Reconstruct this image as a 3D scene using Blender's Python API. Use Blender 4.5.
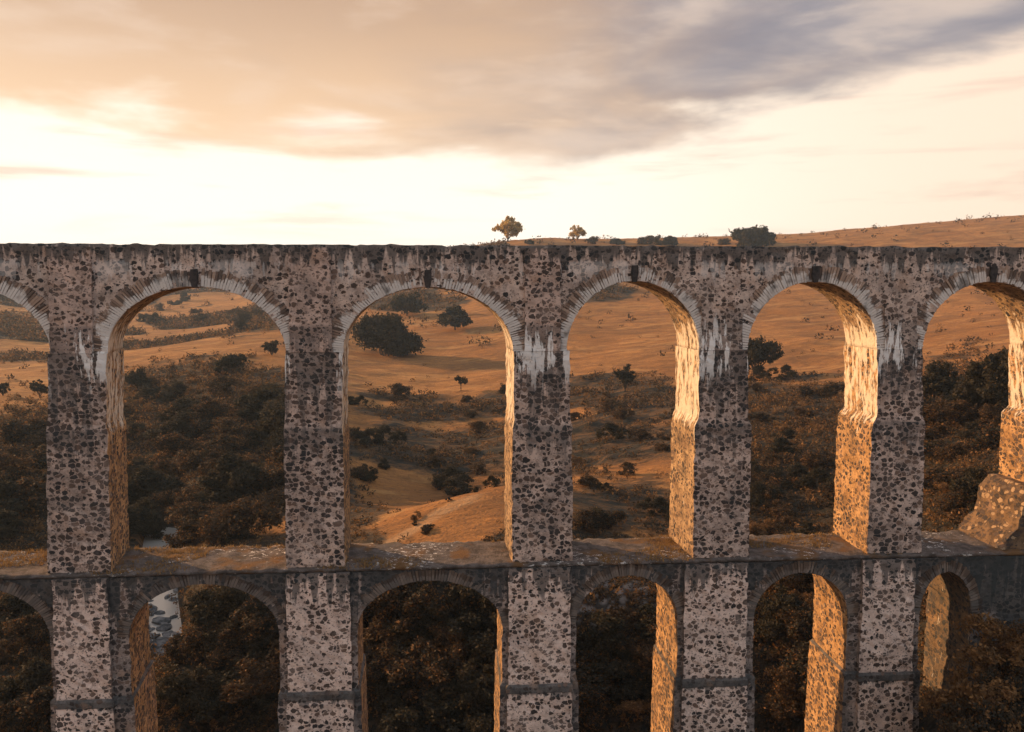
import bpy, math, random
import numpy as np
from mathutils import Vector, Matrix
R = math.radians
random.seed(7)
rng = np.random.default_rng(11)
S = bpy.context.scene
for o in list(bpy.data.objects): bpy.data.objects.remove(o)
COL = S.collection

# ------------------------------------------------------------------ camera
F = 796.0; CX = 512.0; CY = 366.0; HOR = 292.0
PITCH = math.atan((CY-HOR)/F); YAW = R(4.0); DIST = 40.0
CAM = Vector((0, -DIST, 0))
cam = bpy.data.cameras.new('camera'); cam_o = bpy.data.objects.new('camera', cam); COL.objects.link(cam_o)
cam.sensor_width = 36; cam.lens = F*36/1024; cam.clip_start = .5; cam.clip_end = 20000
cam_o.location = CAM; cam_o.rotation_euler = (R(90)-PITCH, 0, -YAW)
S.camera = cam_o
FW = Vector((math.sin(YAW), math.cos(YAW), 0)); RT = Vector((math.cos(YAW), -math.sin(YAW), 0)); UP = Vector((0, 0, 1))
cp, sp = math.cos(PITCH), math.sin(PITCH)

def ray(px, py):
    u = (px-CX)/F; v = (CY-py)/F
    return RT*u + FW*(cp+v*sp) + UP*(v*cp-sp)
def on_plane(px, py, Y=0.0):                     # point of a pixel on the vertical plane y = Y
    r = ray(px, py); t = (Y-CAM.y)/r.y
    p = CAM + r*t
    return p.x, p.z
def X(px, py=350, Y=0.0): return on_plane(px, py, Y)[0]
def Z(py, px=430, Y=0.0): return on_plane(px, py, Y)[1]

# ------------------------------------------------------------------ world, sun, exposure
SUN_EL, SUN_AZ = R(15), R(36)                    # azimuth: from -X turned towards +Y
sd = Vector((-math.cos(SUN_AZ)*math.cos(SUN_EL), math.sin(SUN_AZ)*math.cos(SUN_EL), math.sin(SUN_EL)))
sun = bpy.data.lights.new('sun', 'SUN'); sun.energy = 5.0; sun.angle = R(.6); sun.color = (1, .585, .27)
sun_o = bpy.data.objects.new('sun', sun); COL.objects.link(sun_o)
sun_o.rotation_euler = sd.to_track_quat('Z', 'Y').to_euler(); sun_o.location = (-60, 60, 60)
S.view_settings.view_transform = 'Standard'; S.view_settings.look = 'None'
S.view_settings.exposure = 0.33; S.view_settings.gamma = 1; S.view_settings.use_curve_mapping = False

class NT:
    def __init__(s, tree): s.t = tree; s.n = tree.nodes; s.l = tree.links
    def put(s, sock, v):
        if v is None: return
        if hasattr(v, 'is_output') or isinstance(v, bpy.types.NodeSocket): s.l.new(v, sock)
        else: sock.default_value = v
    def m(s, op, a, b=None, c=None, clamp=False):
        n = s.n.new('ShaderNodeMath'); n.operation = op; n.use_clamp = clamp
        for i, v in enumerate((a, b, c)): s.put(n.inputs[i], v)
        return n.outputs[0]
    def vm(s, op, a, b=None):
        n = s.n.new('ShaderNodeVectorMath'); n.operation = op
        s.put(n.inputs[0], a); s.put(n.inputs[1], b); return n.outputs[0]
    def xyz(s, x=0., y=0., z=0.):
        n = s.n.new('ShaderNodeCombineXYZ')
        for i, v in enumerate((x, y, z)): s.put(n.inputs[i], v)
        return n.outputs[0]
    def sep(s, v):
        n = s.n.new('ShaderNodeSeparateXYZ'); s.put(n.inputs[0], v); return n.outputs
    def noise(s, v, scale, detail=4., rough=.55, dist=0., color=False):
        n = s.n.new('ShaderNodeTexNoise'); s.put(n.inputs['Vector'], v)
        s.put(n.inputs['Scale'], scale); s.put(n.inputs['Detail'], detail); s.put(n.inputs['Roughness'], rough); s.put(n.inputs['Distortion'], dist)
        return n.outputs['Color' if color else 'Fac']
    def vor(s, v, scale, feature='F1', rand=1.):
        n = s.n.new('ShaderNodeTexVoronoi'); n.feature = feature; s.put(n.inputs['Vector'], v)
        s.put(n.inputs['Scale'], scale); s.put(n.inputs['Randomness'], rand); return n
    def mix(s, f, a, b, mode='MIX'):
        n = s.n.new('ShaderNodeMix'); n.data_type = 'RGBA'; n.blend_type = mode
        s.put(n.inputs[0], f)
        for i, v in ((6, a), (7, b)):
            s.put(n.inputs[i], (*v, 1) if isinstance(v, tuple) and len(v) == 3 else v)
        return n.outputs[2]
    def ss(s, x, a, b, lo=0., hi=1.):             # smoothstep map
        n = s.n.new('ShaderNodeMapRange'); n.interpolation_type = 'SMOOTHSTEP'
        for i, v in enumerate((x, a, b, lo, hi)): s.put(n.inputs[i], v)
        return n.outputs[0]
    def attr(s, name):
        n = s.n.new('ShaderNodeAttribute'); n.attribute_name = name; return n.outputs
    def pos(s): return s.n.new('ShaderNodeNewGeometry').outputs['Position']

W = bpy.data.worlds.new('World'); S.world = W; W.use_nodes = True
w = NT(W.node_tree); w.n.clear()
sky = w.n.new('ShaderNodeTexSky'); sky.sky_type = 'NISHITA'; sky.sun_disc = False
sky.sun_elevation = SUN_EL; sky.sun_rotation = math.atan2(sd.x, sd.y)
sky.air_density = 1.2; sky.dust_density = 2.5; sky.altitude = 1500
bg1 = w.n.new('ShaderNodeBackground'); w.l.new(sky.outputs[0], bg1.inputs[0]); bg1.inputs[1].default_value = .12
d = w.n.new('ShaderNodeTexCoord').outputs['Generated']
dx, dy, dz = w.sep(d)
# azimuth coordinate: about -0.6 at the left of the photo, +0.6 at the right
az = w.m('DIVIDE', w.m('ADD', w.m('MULTIPLY', dx, RT.x), w.m('MULTIPLY', dy, RT.y)), w.m('ADD', w.m('SQRT', w.m('ADD', w.m('MULTIPLY', dx, dx), w.m('MULTIPLY', dy, dy))), .02))
nv = w.xyz(w.m('MULTIPLY', dx, 1.), w.m('MULTIPLY', dy, 1.), w.m('MULTIPLY', dz, 3.6))
n1 = w.noise(nv, 2.6, 7., .52, .35)
n2 = w.noise(nv, 5.2, 5., .52, .2)
# deck of cloud: lower edge at about 11 degrees on the left, 16 on the far right
edge = w.m('ADD', .190, w.m('MULTIPLY', w.m('SUBTRACT', n1, .5), -.26))
edge = w.m('ADD', edge, w.m('MULTIPLY', w.m('SUBTRACT', n2, .5), -.14))
edge = w.m('ADD', edge, w.m('MULTIPLY', w.m('MAXIMUM', w.m('SUBTRACT', az, .18), 0.), .20))
deck = w.ss(dz, w.m('SUBTRACT', edge, .040), w.m('ADD', edge, .020))
wisp = w.m('MULTIPLY', w.ss(w.noise(w.xyz(dx, dy, w.m('MULTIPLY', dz, 9.)), 3.4, 5., .55, .3), .52, .72), w.ss(dz, .04, .12))
# cloud body colours: peach on the sun's side, slate violet away from it
warm = w.mix(w.ss(dz, .16, .36), (.87, .57, .335), (.52, .33, .205))
cool = w.mix(w.ss(n2, .35, .65), (.225, .21, .24), (.42, .355, .335))
body = w.mix(w.ss(w.m('ADD', az, w.m('MULTIPLY', w.m('SUBTRACT', n1, .5), 1.2)), -.30, .52), warm, cool)
body = w.mix(w.m('MULTIPLY', w.ss(n2, .5, .72), .40), body, (.84, .64, .49))
clear = w.mix(w.ss(dz, .02, .26), (1.16, 1.01, .86), (1.02, .885, .72))
clear = w.mix(w.ss(az, .0, .6), clear, (.96, .74, .56))
glow = w.ss(az, -.75, .15, 1., 0.)
clear = w.mix(w.m('MULTIPLY', wisp, .8), clear, (.78, .55, .42))
col = w.mix(deck, clear, body)
# away from the sunset the deck is blue grey and dim
hs = math.hypot(sd.x, sd.y); back = w.ss(w.m('ADD', w.m('MULTIPLY', dx, sd.x/hs), w.m('MULTIPLY', dy, sd.y/hs)), -.30, .02)
high = w.ss(dz, .45, .85)
col = w.mix(back, w.mix(n1, (.30, .35, .40), (.58, .575, .575)), col)
col = w.mix(high, col, w.mix(n1, (.26, .34, .43), (.46, .50, .56)))
bg2 = w.n.new('ShaderNodeBackground'); w.l.new(col, bg2.inputs[0]); bg2.inputs[1].default_value = 1.0
ms = w.n.new('ShaderNodeMixShader'); ms.inputs[0].default_value = .92
w.l.new(bg1.outputs[0], ms.inputs[1]); w.l.new(bg2.outputs[0], ms.inputs[2])
wo = w.n.new('ShaderNodeOutputWorld'); w.l.new(ms.outputs[0], wo.inputs[0])

# ------------------------------------------------------------------ object helpers
def tag(o, label=None, cat=None, group=None, kind=None):
    for k, v in (('label', label), ('category', cat), ('group', group), ('kind', kind)):
        if v: o[k] = v
    return o
def empty(name, loc, label, cat, group=None):
    o = bpy.data.objects.new(name, None); COL.objects.link(o); o.location = loc; o.empty_display_size = .5
    return tag(o, label, cat, group)
def mesh(name, V, Fc, mats, parent=None, smooth=False, midx=None, base=None, loc=None):
    me = bpy.data.meshes.new(name)
    V = np.asarray(V, dtype=np.float32)
    if isinstance(Fc, np.ndarray):
        n, k = Fc.shape
        me.vertices.add(len(V)); me.vertices.foreach_set('co', V.ravel())
        me.loops.add(n*k); me.loops.foreach_set('vertex_index', Fc.astype(np.int32).ravel())
        me.polygons.add(n); me.polygons.foreach_set('loop_start', np.arange(0, n*k, k, dtype=np.int32))
        me.polygons.foreach_set('loop_total', np.full(n, k, dtype=np.int32))
        me.update(calc_edges=True)
    else:
        me.from_pydata([tuple(map(float, v)) for v in V], [], Fc)
    for m_ in (mats if isinstance(mats, (list, tuple)) else [mats]): me.materials.append(m_)
    if midx is not None: me.polygons.foreach_set('material_index', np.asarray(midx, dtype=np.int32))
    if smooth: me.polygons.foreach_set('use_smooth', np.ones(len(me.polygons), dtype=bool))
    me.update()
    o = bpy.data.objects.new(name, me); COL.objects.link(o)
    if parent:
        o.parent = parent
        if base is not None: o.location = -Vector(base)      # mesh is written in world coordinates
    if loc is not None: o.location = loc
    return o
def copy_tree(o, parent=None):
    c = o.copy(); COL.objects.link(c)
    if parent: c.parent = parent
    for ch in [q for q in bpy.data.objects if q.parent == o]: copy_tree(ch, c)
    return c

# ------------------------------------------------------------------ numpy noise
def _h(ix, iy, s):
    n = (ix.astype(np.int64)*374761393 + iy.astype(np.int64)*668265263 + s*1274126177) & 0xffffffff
    n = ((n ^ (n >> 13))*1274126177) & 0xffffffff
    return ((n ^ (n >> 16)) & 0xffffff)/float(0xffffff)
def vnoise(x, y, s=0):
    x = np.asarray(x, float); y = np.asarray(y, float)
    ix = np.floor(x); iy = np.floor(y); fx = x-ix; fy = y-iy
    fx = fx*fx*fx*(fx*(fx*6-15)+10); fy = fy*fy*fy*(fy*(fy*6-15)+10)
    a = _h(ix, iy, s); b = _h(ix+1, iy, s); c = _h(ix, iy+1, s); e = _h(ix+1, iy+1, s)
    return (a*(1-fx)+b*fx)*(1-fy)+(c*(1-fx)+e*fx)*fy
def fbm(x, y, o=4, s=0):
    t = 0; a = .5; n = 0
    for k in range(o):
        t = t+a*(vnoise(x, y, s+k)*2-1); n += a; a *= .5
        x, y = x*1.93*.8-y*1.93*.6, x*1.93*.6+y*1.93*.8
    return t/n
def ss(x, a, b):
    t = np.clip((np.asarray(x, float)-a)/(b-a), 0, 1); return t*t*(3-2*t)

# ------------------------------------------------------------------ materials
def new_mat(name, rough=.9):
    m = bpy.data.materials.new(name); m.use_nodes = True
    t = NT(m.node_tree); b = t.n['Principled BSDF']; b.inputs['Roughness'].default_value = rough
    b.inputs['Specular IOR Level'].default_value = .2
    return m, t, b
def bump(t, b, h, strength, dist):
    n = t.n.new('ShaderNodeBump'); n.inputs['Strength'].default_value = strength; n.inputs['Distance'].default_value = dist
    t.l.new(h, n.inputs['Height']); t.l.new(n.outputs[0], b.inputs['Normal'])

Z_TOP = Z(245); Z_IMP = Z(352); Z_LEDGE = Z(566, 430, -.5); Z_STR = Z(690, 430, -.75)

def masonry(name, mortar=(.44, .345, .31), mortar2=(.25, .20, .185), size=3.05, cover=.36, dark=None, white=None, lime=0., lz=None, pale=False, dark_x=None, tint=None, dirt=.5):
    m, t, b = new_mat(name, .93)
    p = t.pos(); px, py, pz = t.sep(p)
    wv = t.vm('ADD', t.vm('MULTIPLY', p, (1., 1., 1.22)), t.vm('MULTIPLY', t.vm('SUBTRACT', t.noise(p, 2.6, 4., .62, color=True), (.5, .5, .5)), (.46, .46, .36)))
    v = t.vor(wv, size, rand=.82); d1 = v.outputs['Distance']; cc = t.sep(v.outputs['Color'])
    fine = t.noise(p, 9., 3.)
    big = t.noise(p, .33, 4., .6)
    r = t.m('ADD', t.m('MULTIPLY', cc[0], .26), cover-.13)
    r = t.m('ADD', r, t.m('MULTIPLY', t.m('SUBTRACT', big, .5), .36))
    dd = t.m('ADD', d1, t.m('MULTIPLY', t.m('SUBTRACT', fine, .5), .26))
    ve = t.vor(wv, size, 'DISTANCE_TO_EDGE', .82).outputs['Distance']
    stone = t.ss(t.m('MINIMUM', t.m('SUBTRACT', r, dd), t.m('SUBTRACT', t.m('MULTIPLY', ve, 1.3), t.m('ADD', .045, t.m('MULTIPLY', fine, .05)))), -.008, .014)
    v2 = t.vor(t.vm('ADD', wv, (3.3, 1.7, 5.1)), size*2.7, rand=1.); c2 = t.sep(v2.outputs['Color'])
    peb = t.m('MULTIPLY', t.ss(t.m('SUBTRACT', t.m('MULTIPLY', c2[1], .50), v2.outputs['Distance']), -.02, .08), .8)
    scol = t.mix(cc[1], (.020, .022, .025), (.095, .064, .050))
    scol = t.mix(t.ss(cc[2], .70, .9), scol, (.19, .125, .095))
    scol = t.mix(t.ss(t.noise(p, 5., 4., .7), .5, .7, 0., .5), scol, (.14, .12, .115))
    scol = t.mix(t.m('MULTIPLY', fine, .22), scol, (.16, .13, .12))
    if pale: scol = t.mix(t.ss(cc[2], .62, .75), scol, (.42, .28, .165))
    mcol = t.mix(t.ss(t.noise(p, 1.1, 5., .65), .34, .66), mortar2, mortar)
    mcol = t.mix(t.m('MULTIPLY', t.ss(fine, .45, .75), .35), mcol, tuple(min(1, c*1.35) for c in mortar))
    mcol = t.mix(t.ss(t.noise(t.vm('ADD', p, (2., 8., 5.)), 3.2, 5., .72), .50, .68, 0., .7), mcol, tuple(c*.45 for c in mortar2))
    mcol = t.mix(t.ss(t.noise(p, .8, 3., .5), .56, .72, 0., .45), mcol, (.42, .25, .16))
    c = t.mix(peb, mcol, (.10, .08, .075))
    scol = t.mix(t.ss(t.noise(t.vm('ADD', p, (1., 7., 3.)), .55, 4., .6), .48, .66, 0., .22), scol, mcol)
    c = t.mix(stone, c, scol)
    # blackened patches and long runs below each water line
    streak = t.noise(t.xyz(t.m('MULTIPLY', px, 2.4), t.m('MULTIPLY', py, 2.4), t.m('MULTIPLY', pz, .22)), 1., 4., .6)
    patch = t.m('MULTIPLY', t.ss(t.noise(t.vm('ADD', p, (9., 4., 2.)), .42, 5., .62), .50, .66), dirt)
    c = t.mix(patch, c, t.mix(.25, (.045, .048, .05), c))
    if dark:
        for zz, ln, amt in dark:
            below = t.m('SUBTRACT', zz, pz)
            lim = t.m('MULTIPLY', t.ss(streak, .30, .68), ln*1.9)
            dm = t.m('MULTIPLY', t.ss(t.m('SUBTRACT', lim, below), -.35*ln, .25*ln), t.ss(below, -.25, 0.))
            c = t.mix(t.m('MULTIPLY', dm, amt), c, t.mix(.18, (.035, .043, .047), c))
    if white:
        for zz, up, dn, amt in white:
            wn = t.noise(t.xyz(t.m('MULTIPLY', px, 3.6), t.m('MULTIPLY', py, 3.6), t.m('MULTIPLY', pz, .55)), 1., 5., .68)
            patchy = t.ss(t.noise(t.xyz(px, py, 0.), .22, 2.), .40, .62)
            band = t.m('MULTIPLY', t.ss(pz, zz-dn, zz-.1*dn), t.ss(pz, zz+up, zz+.1*up))
            wm = t.ss(t.m('ADD', wn, t.m('MULTIPLY', t.m('MULTIPLY', band, patchy), .30)), .645, .68)
            c = t.mix(t.m('MULTIPLY', t.m('MULTIPLY', wm, band), amt), c, (.92, .89, .86))
    if dark_x:  # blue-grey darkening that grows to the right, only below the ledge
        c = t.mix(t.m('MULTIPLY', t.m('MULTIPLY', t.ss(px, dark_x[0], dark_x[1]), t.ss(pz, Z_LEDGE+.3, Z_LEDGE-.1)), t.ss(t.noise(p, .6, 4.), .25, .55, .35, .78)), c, (.050, .056, .057))
    if lime > 0:
        ln_ = t.noise(t.xyz(t.m('MULTIPLY', px, 1.5), t.m('MULTIPLY', py, 2.6), t.m('MULTIPLY', pz, .7)), 1.2, 6., .72)
        zb = t.m('MULTIPLY', t.ss(pz, Z(450), Z(415)), t.ss(pz, Z(300), Z(345)))
        c = t.mix(t.ss(t.m('ADD', ln_, t.m('MULTIPLY', zb, lime)), .62, .72, 0., .92), c, (.80, .70, .58))
    if tint: c = t.mix(1., c, tint, 'MULTIPLY')
    t.l.new(c, b.inputs['Base Color'])
    h = t.m('ADD', t.m('MULTIPLY', stone, .75), t.m('ADD', t.m('MULTIPLY', fine, .35), t.m('MULTIPLY', big, .4)))
    bump(t, b, h, .9, .07)
    return m

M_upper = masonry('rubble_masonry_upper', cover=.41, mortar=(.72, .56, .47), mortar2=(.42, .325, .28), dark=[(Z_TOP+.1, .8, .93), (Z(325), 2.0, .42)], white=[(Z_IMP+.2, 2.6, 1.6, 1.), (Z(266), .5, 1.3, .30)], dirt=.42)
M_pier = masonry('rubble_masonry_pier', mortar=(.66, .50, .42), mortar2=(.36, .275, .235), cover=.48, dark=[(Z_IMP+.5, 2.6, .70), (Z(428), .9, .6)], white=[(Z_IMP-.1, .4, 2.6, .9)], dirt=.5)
M_lower = masonry('rubble_masonry_lower', cover=.45, mortar=(.44, .345, .30), mortar2=(.20, .165, .15), dark=[(Z_LEDGE+.1, 1.9, .96), (Z_STR, .4, .8)], dirt=.7, dark_x=(X(930), X(990)))
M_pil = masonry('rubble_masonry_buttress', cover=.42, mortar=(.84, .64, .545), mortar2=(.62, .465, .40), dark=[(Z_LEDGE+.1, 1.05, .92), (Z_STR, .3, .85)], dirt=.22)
M_upil = masonry('rubble_masonry_pilaster', cover=.37, mortar=(.66, .485, .405), mortar2=(.43, .32, .27), dark=[(Z_TOP+.1, .6, .9), (Z(328), 1.8, .55)], white=[(Z_IMP+.1, 2.1, 1.2, 1.)], dirt=.35)
M_side = masonry('rubble_masonry_jamb', mortar=(.58, .345, .165), mortar2=(.29, .16, .07), cover=.46, lime=.17, dirt=.45, dark_x=(X(925), X(990)))
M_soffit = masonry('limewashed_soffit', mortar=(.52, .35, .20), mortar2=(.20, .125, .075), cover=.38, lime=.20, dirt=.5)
M_string = masonry('stained_string_course', mortar=(.17, .15, .14), mortar2=(.08, .08, .08), cover=.3, dirt=.7)

def mat_ledge():
    m, t, b = new_mat('weathered_ledge_top', .95)
    p = t.pos(); px, py, pz = t.sep(p)
    c = t.mix(t.ss(t.noise(p, 1.6, 6., .7), .35, .65), (.085, .07, .062), (.20, .165, .15))
    c = t.mix(t.ss(t.noise(p, .45, 3.), .50, .64), c, (.20, .105, .045))
    c = t.mix(t.ss(t.noise(p, 8., 4., .7), .58, .7), c, (.05, .045, .04))
    wn = t.noise(t.vm('MULTIPLY', p, (1., 1.6, 1.)), 2.6, 7., .78)
    wb = t.ss(t.noise(t.vm('ADD', p, (4., 9., 0.)), .28, 2.), .42, .62)
    c = t.mix(t.ss(t.m('ADD', wn, t.m('MULTIPLY', wb, .09)), .645, .675), c, (.85, .80, .76))
    t.l.new(c, b.inputs['Base Color']); bump(t, b, t.noise(p, 6., 6., .7), 1., .12)
    return m
M_ledge = mat_ledge()

def mat_voussoir(name='thin_voussoir_stone', k=1., wh=.85):
    m, t, b = new_mat(name, .92)
    a = t.sep(t.attr('shade')[1]); p = t.pos()
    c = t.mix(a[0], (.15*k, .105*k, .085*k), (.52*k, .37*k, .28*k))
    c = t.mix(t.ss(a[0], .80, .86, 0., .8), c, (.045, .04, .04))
    wn = t.noise(t.vm('ADD', p, (7., 3., 1.)), 1.3, 5., .7)
    c = t.mix(t.ss(t.m('ADD', t.m('ADD', wn, t.m('MULTIPLY', t.noise(p, .35, 2.), .5)), t.m('MULTIPLY', a[1], -.46)), .41, .55, 0., wh), c, (.80, .76, .72))
    c = t.mix(t.ss(t.noise(p, .7, 4.), .56, .68, 0., .75), c, (.07, .065, .065))
    t.l.new(c, b.inputs['Base Color']); bump(t, b, t.noise(p, 12., 4.), .7, .03)
    return m
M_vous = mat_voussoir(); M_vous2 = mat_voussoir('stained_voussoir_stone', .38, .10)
def plain(name, c1, c2, scale=3., rough=.9, bs=.5, bd=.04):
    m, t, b = new_mat(name, rough); p = t.pos()
    t.l.new(t.mix(t.ss(t.noise(p, scale, 5., .6), .35, .65), c1, c2), b.inputs['Base Color'])
    bump(t, b, t.noise(p, scale*3, 4.), bs, bd); return m
M_key = plain('dark_keystone', (.03, .03, .032), (.07, .06, .058), 4.)
M_bark = plain('bark', (.06, .045, .035), (.12, .09, .065), 6.)
M_boulder = plain('river_boulder', (.07, .07, .072), (.26, .24, .23), 1.2, bs=.8, bd=.15)

def mat_leaf(name, c1, c2, c3, transl=.25):
    m, t, b = new_mat(name, .75)
    a = t.sep(t.attr('shade')[1])
    oi = t.n.new('ShaderNodeObjectInfo').outputs['Random']
    c = t.mix(a[0], c1, c2); c = t.mix(t.ss(a[1], .70, .97), c, c3)
    c = t.mix(t.m('MULTIPLY', oi, .22), c, c3)
    t.l.new(c, b.inputs['Base Color'])
    tr = t.n.new('ShaderNodeBsdfTranslucent'); t.l.new(c, tr.inputs[0])
    mx = t.n.new('ShaderNodeMixShader'); mx.inputs[0].default_value = transl
    out = t.n['Material Output']
    t.l.new(b.outputs[0], mx.inputs[1]); t.l.new(tr.outputs[0], mx.inputs[2]); t.l.new(mx.outputs[0], out.inputs[0])
    return m
M_oak = mat_leaf('oak_leaves', (.022, .026, .020), (.050, .042, .025), (.095, .062, .028))
M_scrub = mat_leaf('scrub_leaves', (.022, .030, .026), (.062, .046, .028), (.25, .115, .038))  # teal shade and orange sunlit tips are put into the leaf colours
M_gold = mat_leaf('backlit_gold_leaves', (.28, .19, .055), (.50, .33, .10), (.60, .40, .12), .6)  # gold of the backlight put into the leaf colour
M_dry = mat_leaf('sunlit_dry_brush_leaves', (.10, .06, .03), (.24, .125, .05), (.34, .18, .07), .3)  # dry brush colour with orange sunlight painted in
M_straw = mat_leaf('dry_straw', (.25, .15, .06), (.38, .24, .10), (.15, .10, .04), .3)

# ------------------------------------------------------------------ aqueduct
BX, BZ = X(430), -38.0
BASE = (BX, 1.6, BZ)
AQ = empty('stone_aqueduct', BASE, 'long two-tiered rubble stone aqueduct with tall round arches crossing the whole valley', 'aqueduct')
YB_U, YB_L = 3.35, 3.45

def jit(x, z, s, amp): return amp*(vnoise(np.asarray(x)*2.3+s*17, np.asarray(z)*2.3+s*5, s)*2-1)

def arcade(name, bays, ztop, yf, yb, mats, x_start, x_end, ypx):
    """wall band with arched openings: bays are dicts in metres: c,a,zs,b, bl, br (shift of the far edges)"""
    cols = []                                    # (xf, xb, zbottom, kind)
    def straight(x0, x1, s0, s1, z0, z1):
        n = max(2, int(abs(x1-x0)/.35))
        for i in range(n+1):
            k = i/n; cols.append((x0+(x1-x0)*k, x0+s0+(x1+s1-x0-s0)*k, z0+(z1-z0)*k, 0))
    px_, ps = x_start, 0.; zp = bays[0]['zs']
    for bq in bays:
        straight(px_, bq['c']-bq['a'], ps, bq['bl'], zp, bq['zs'])
        n = 56
        for i in range(1, n):
            ph = math.pi*(1-i/n)
            cs = math.copysign(abs(math.cos(ph))**1.0, math.cos(ph))
            k = .5+.5*cs
            cols.append((bq['c']+bq['a']*cs, bq['c']+bq['a']*cs+bq['bl']*(1-k)+bq['br']*k, bq['zs']+bq['b']*math.sin(ph), 1))
        px_, ps, zp = bq['c']+bq['a'], bq['br'], bq['zs']
    straight(px_, x_end, ps, 0., zp, zp)
    cols = np.array(cols); n = len(cols); Mr = 26
    xf, xb, zb = cols[:, 0], cols[:, 1], cols[:, 2]; arch = cols[:, 3] > .5
    tt = np.linspace(0, 1, Mr)[None, :]
    zt = ztop + jit(xf*1.4, xf*0, 3, .02) + jit(xf*1.1, xf*0+3, 8, .06)*(jit(xf*.7, xf*0+9, 15, 1.) > .25)
    zz = zb[:, None]+(zt-zb)[:, None]*tt
    xx = np.repeat(xf[:, None], Mr, 1); xx2 = np.repeat(xb[:, None], Mr, 1)
    fy = yf+jit(xx*1.3, zz*1.3, 4, .05)+jit(xx*.25, zz*.25, 5, .06)
    front = np.stack([xx+jit(xx, zz, 6, .03), fy, zz+0*xx], -1)
    backp = np.stack([xx2, yb+jit(xx, zz, 7, .05), zz+0*xx], -1)
    V = np.concatenate([front.reshape(-1, 3), backp.reshape(-1, 3)]); O = n*Mr
    Fs, mi = [], []
    idx = lambda i, j: i*Mr+j
    for i in range(n-1):
        for j in range(Mr-1):
            Fs.append((idx(i, j), idx(i+1, j), idx(i+1, j+1), idx(i, j+1))); mi.append(0)
            Fs.append((O+idx(i, j), O+idx(i, j+1), O+idx(i+1, j+1), O+idx(i+1, j))); mi.append(0)
        Fs.append((idx(i, Mr-1), idx(i+1, Mr-1), O+idx(i+1, Mr-1), O+idx(i, Mr-1))); mi.append(0)
    # intrados in several steps of depth for relief
    K = 8; base = len(V); ext = []
    for i in range(n):
        for k in range(K+1):
            q = k/K; a_, b_ = front[i, 0], backp[i, 0]
            p = a_*(1-q)+b_*q
            if 0 < k < K and arch[i]: p = p+np.array([0, 0, float(jit(q*5+i*.3, i*.4, 9, .05))])
            ext.append(p)
    V = np.concatenate([V, np.array(ext)])
    for i in range(n-1):
        for k in range(K):
            a0 = base+i*(K+1)+k; Fs.append((a0, a0+1, a0+K+2, a0+K+1)); mi.append(1)
    o = mesh(name, V, np.array(Fs), mats, AQ, False, mi, BASE); return o

def loft(name, secs, mats, parent=AQ, dz=.22, seg=.3, amp=.04, side=1, top=True):
    """secs: list of (z, xl, xr, yf, yb, bl, br) top to bottom; front/back faces mat 0, sides mat 1"""
    rows = []
    for a, b_ in zip(secs[:-1], secs[1:]):
        n = max(1, int(abs(a[0]-b_[0])/dz))
        for i in range(n): rows.append([a[j]+(b_[j]-a[j])*i/n for j in range(7)])
    rows.append(list(secs[-1]))
    nx = max(2, int((secs[0][2]-secs[0][1])/seg)); ny = 8; V = []
    per = 2*(nx+ny)
    for r in rows:
        z, xl, xr, yf, yb, bl, br = r; ring = []
        for i in range(nx): ring.append((xl+(xr-xl)*i/nx, yf))
        for i in range(ny): q = i/ny; ring.append((xr+br*q, yf+(yb-yf)*q))
        for i in range(nx): q = i/nx; ring.append((xr+br+(xl+bl-xr-br)*q, yb))
        for i in range(ny): q = i/ny; ring.append((xl+bl*(1-q), yb+(yf-yb)*q))
        for (x, y) in ring:
            V.append((x+float(jit(y+x*.2, z, 11, amp))+float(jit(y*3+x, z*2.4, 13, amp*.8)), y+float(jit(x, z, 12, amp))+float(jit(x*2.7, z*2.4, 14, amp*.8)), z))
    Fs, mi = [], []
    for i in range(len(rows)-1):
        for k in range(per):
            k2 = (k+1) % per
            Fs.append((i*per+k, (i+1)*per+k, (i+1)*per+k2, i*per+k2))
            mi.append(0 if (k < nx or nx+ny <= k < 2*nx+ny) else side)
    fl = [list(f) for f in Fs]
    if top: fl.append(list(range(per))); mi.append(0)
    fl.append([(len(rows)-1)*per+k for k in range(per)][::-1]); mi.append(0)
    return mesh(name, V, fl, mats, parent, False, mi, BASE if parent is AQ else None)

def bay(px_l, px_r, crown, spring, Y, bl=0., br=0.):
    xl, xr = X(px_l, spring, Y), X(px_r, spring, Y); pc = (px_l+px_r)/2
    zs = Z(spring, pc, Y); return dict(c=(xl+xr)/2, a=(xr-xl)/2, zs=zs, b=Z(crown, pc, Y)-zs, bl=bl, br=br, pc=pc)
# measured openings of the upper tier (left edge, right edge, crown row)
up = [(-350, -176, 287), (-119, 51, 287), (107.5, 286, 286.5), (343, 513, 287), (566.5, 699, 281), (747, 876.5, 281.5), (922, 1053, 281.5), (1108, 1232, 282)]
off = {2: (-.62, 0.), 3: (-.2, -.15), 4: (0., -.22)}
ubays = []
for i, (l, r, c) in enumerate(up):
    b0 = bay(l, r, c, 352, 0., *off.get(i, (0., 0.)))
    b0['b'] += b0['zs']-Z_IMP; b0['zs'] = Z_IMP; ubays.append(b0)
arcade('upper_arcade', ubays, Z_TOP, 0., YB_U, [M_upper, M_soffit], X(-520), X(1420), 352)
Z_SP = Z(628, 430, -.5)
lo = [(-330, -178, 588), (-100, 50, 588), (129, 279, 584), (357.5, 502, 580.5), (576, 677.5, 575.5), (753.5, 847, 573), (919, 970, 572)]
loff = {2: (-.55, 0.), 3: (-.2, -.05), 4: (0, -.1), 5: (0, 0)}
lbays = []
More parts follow.
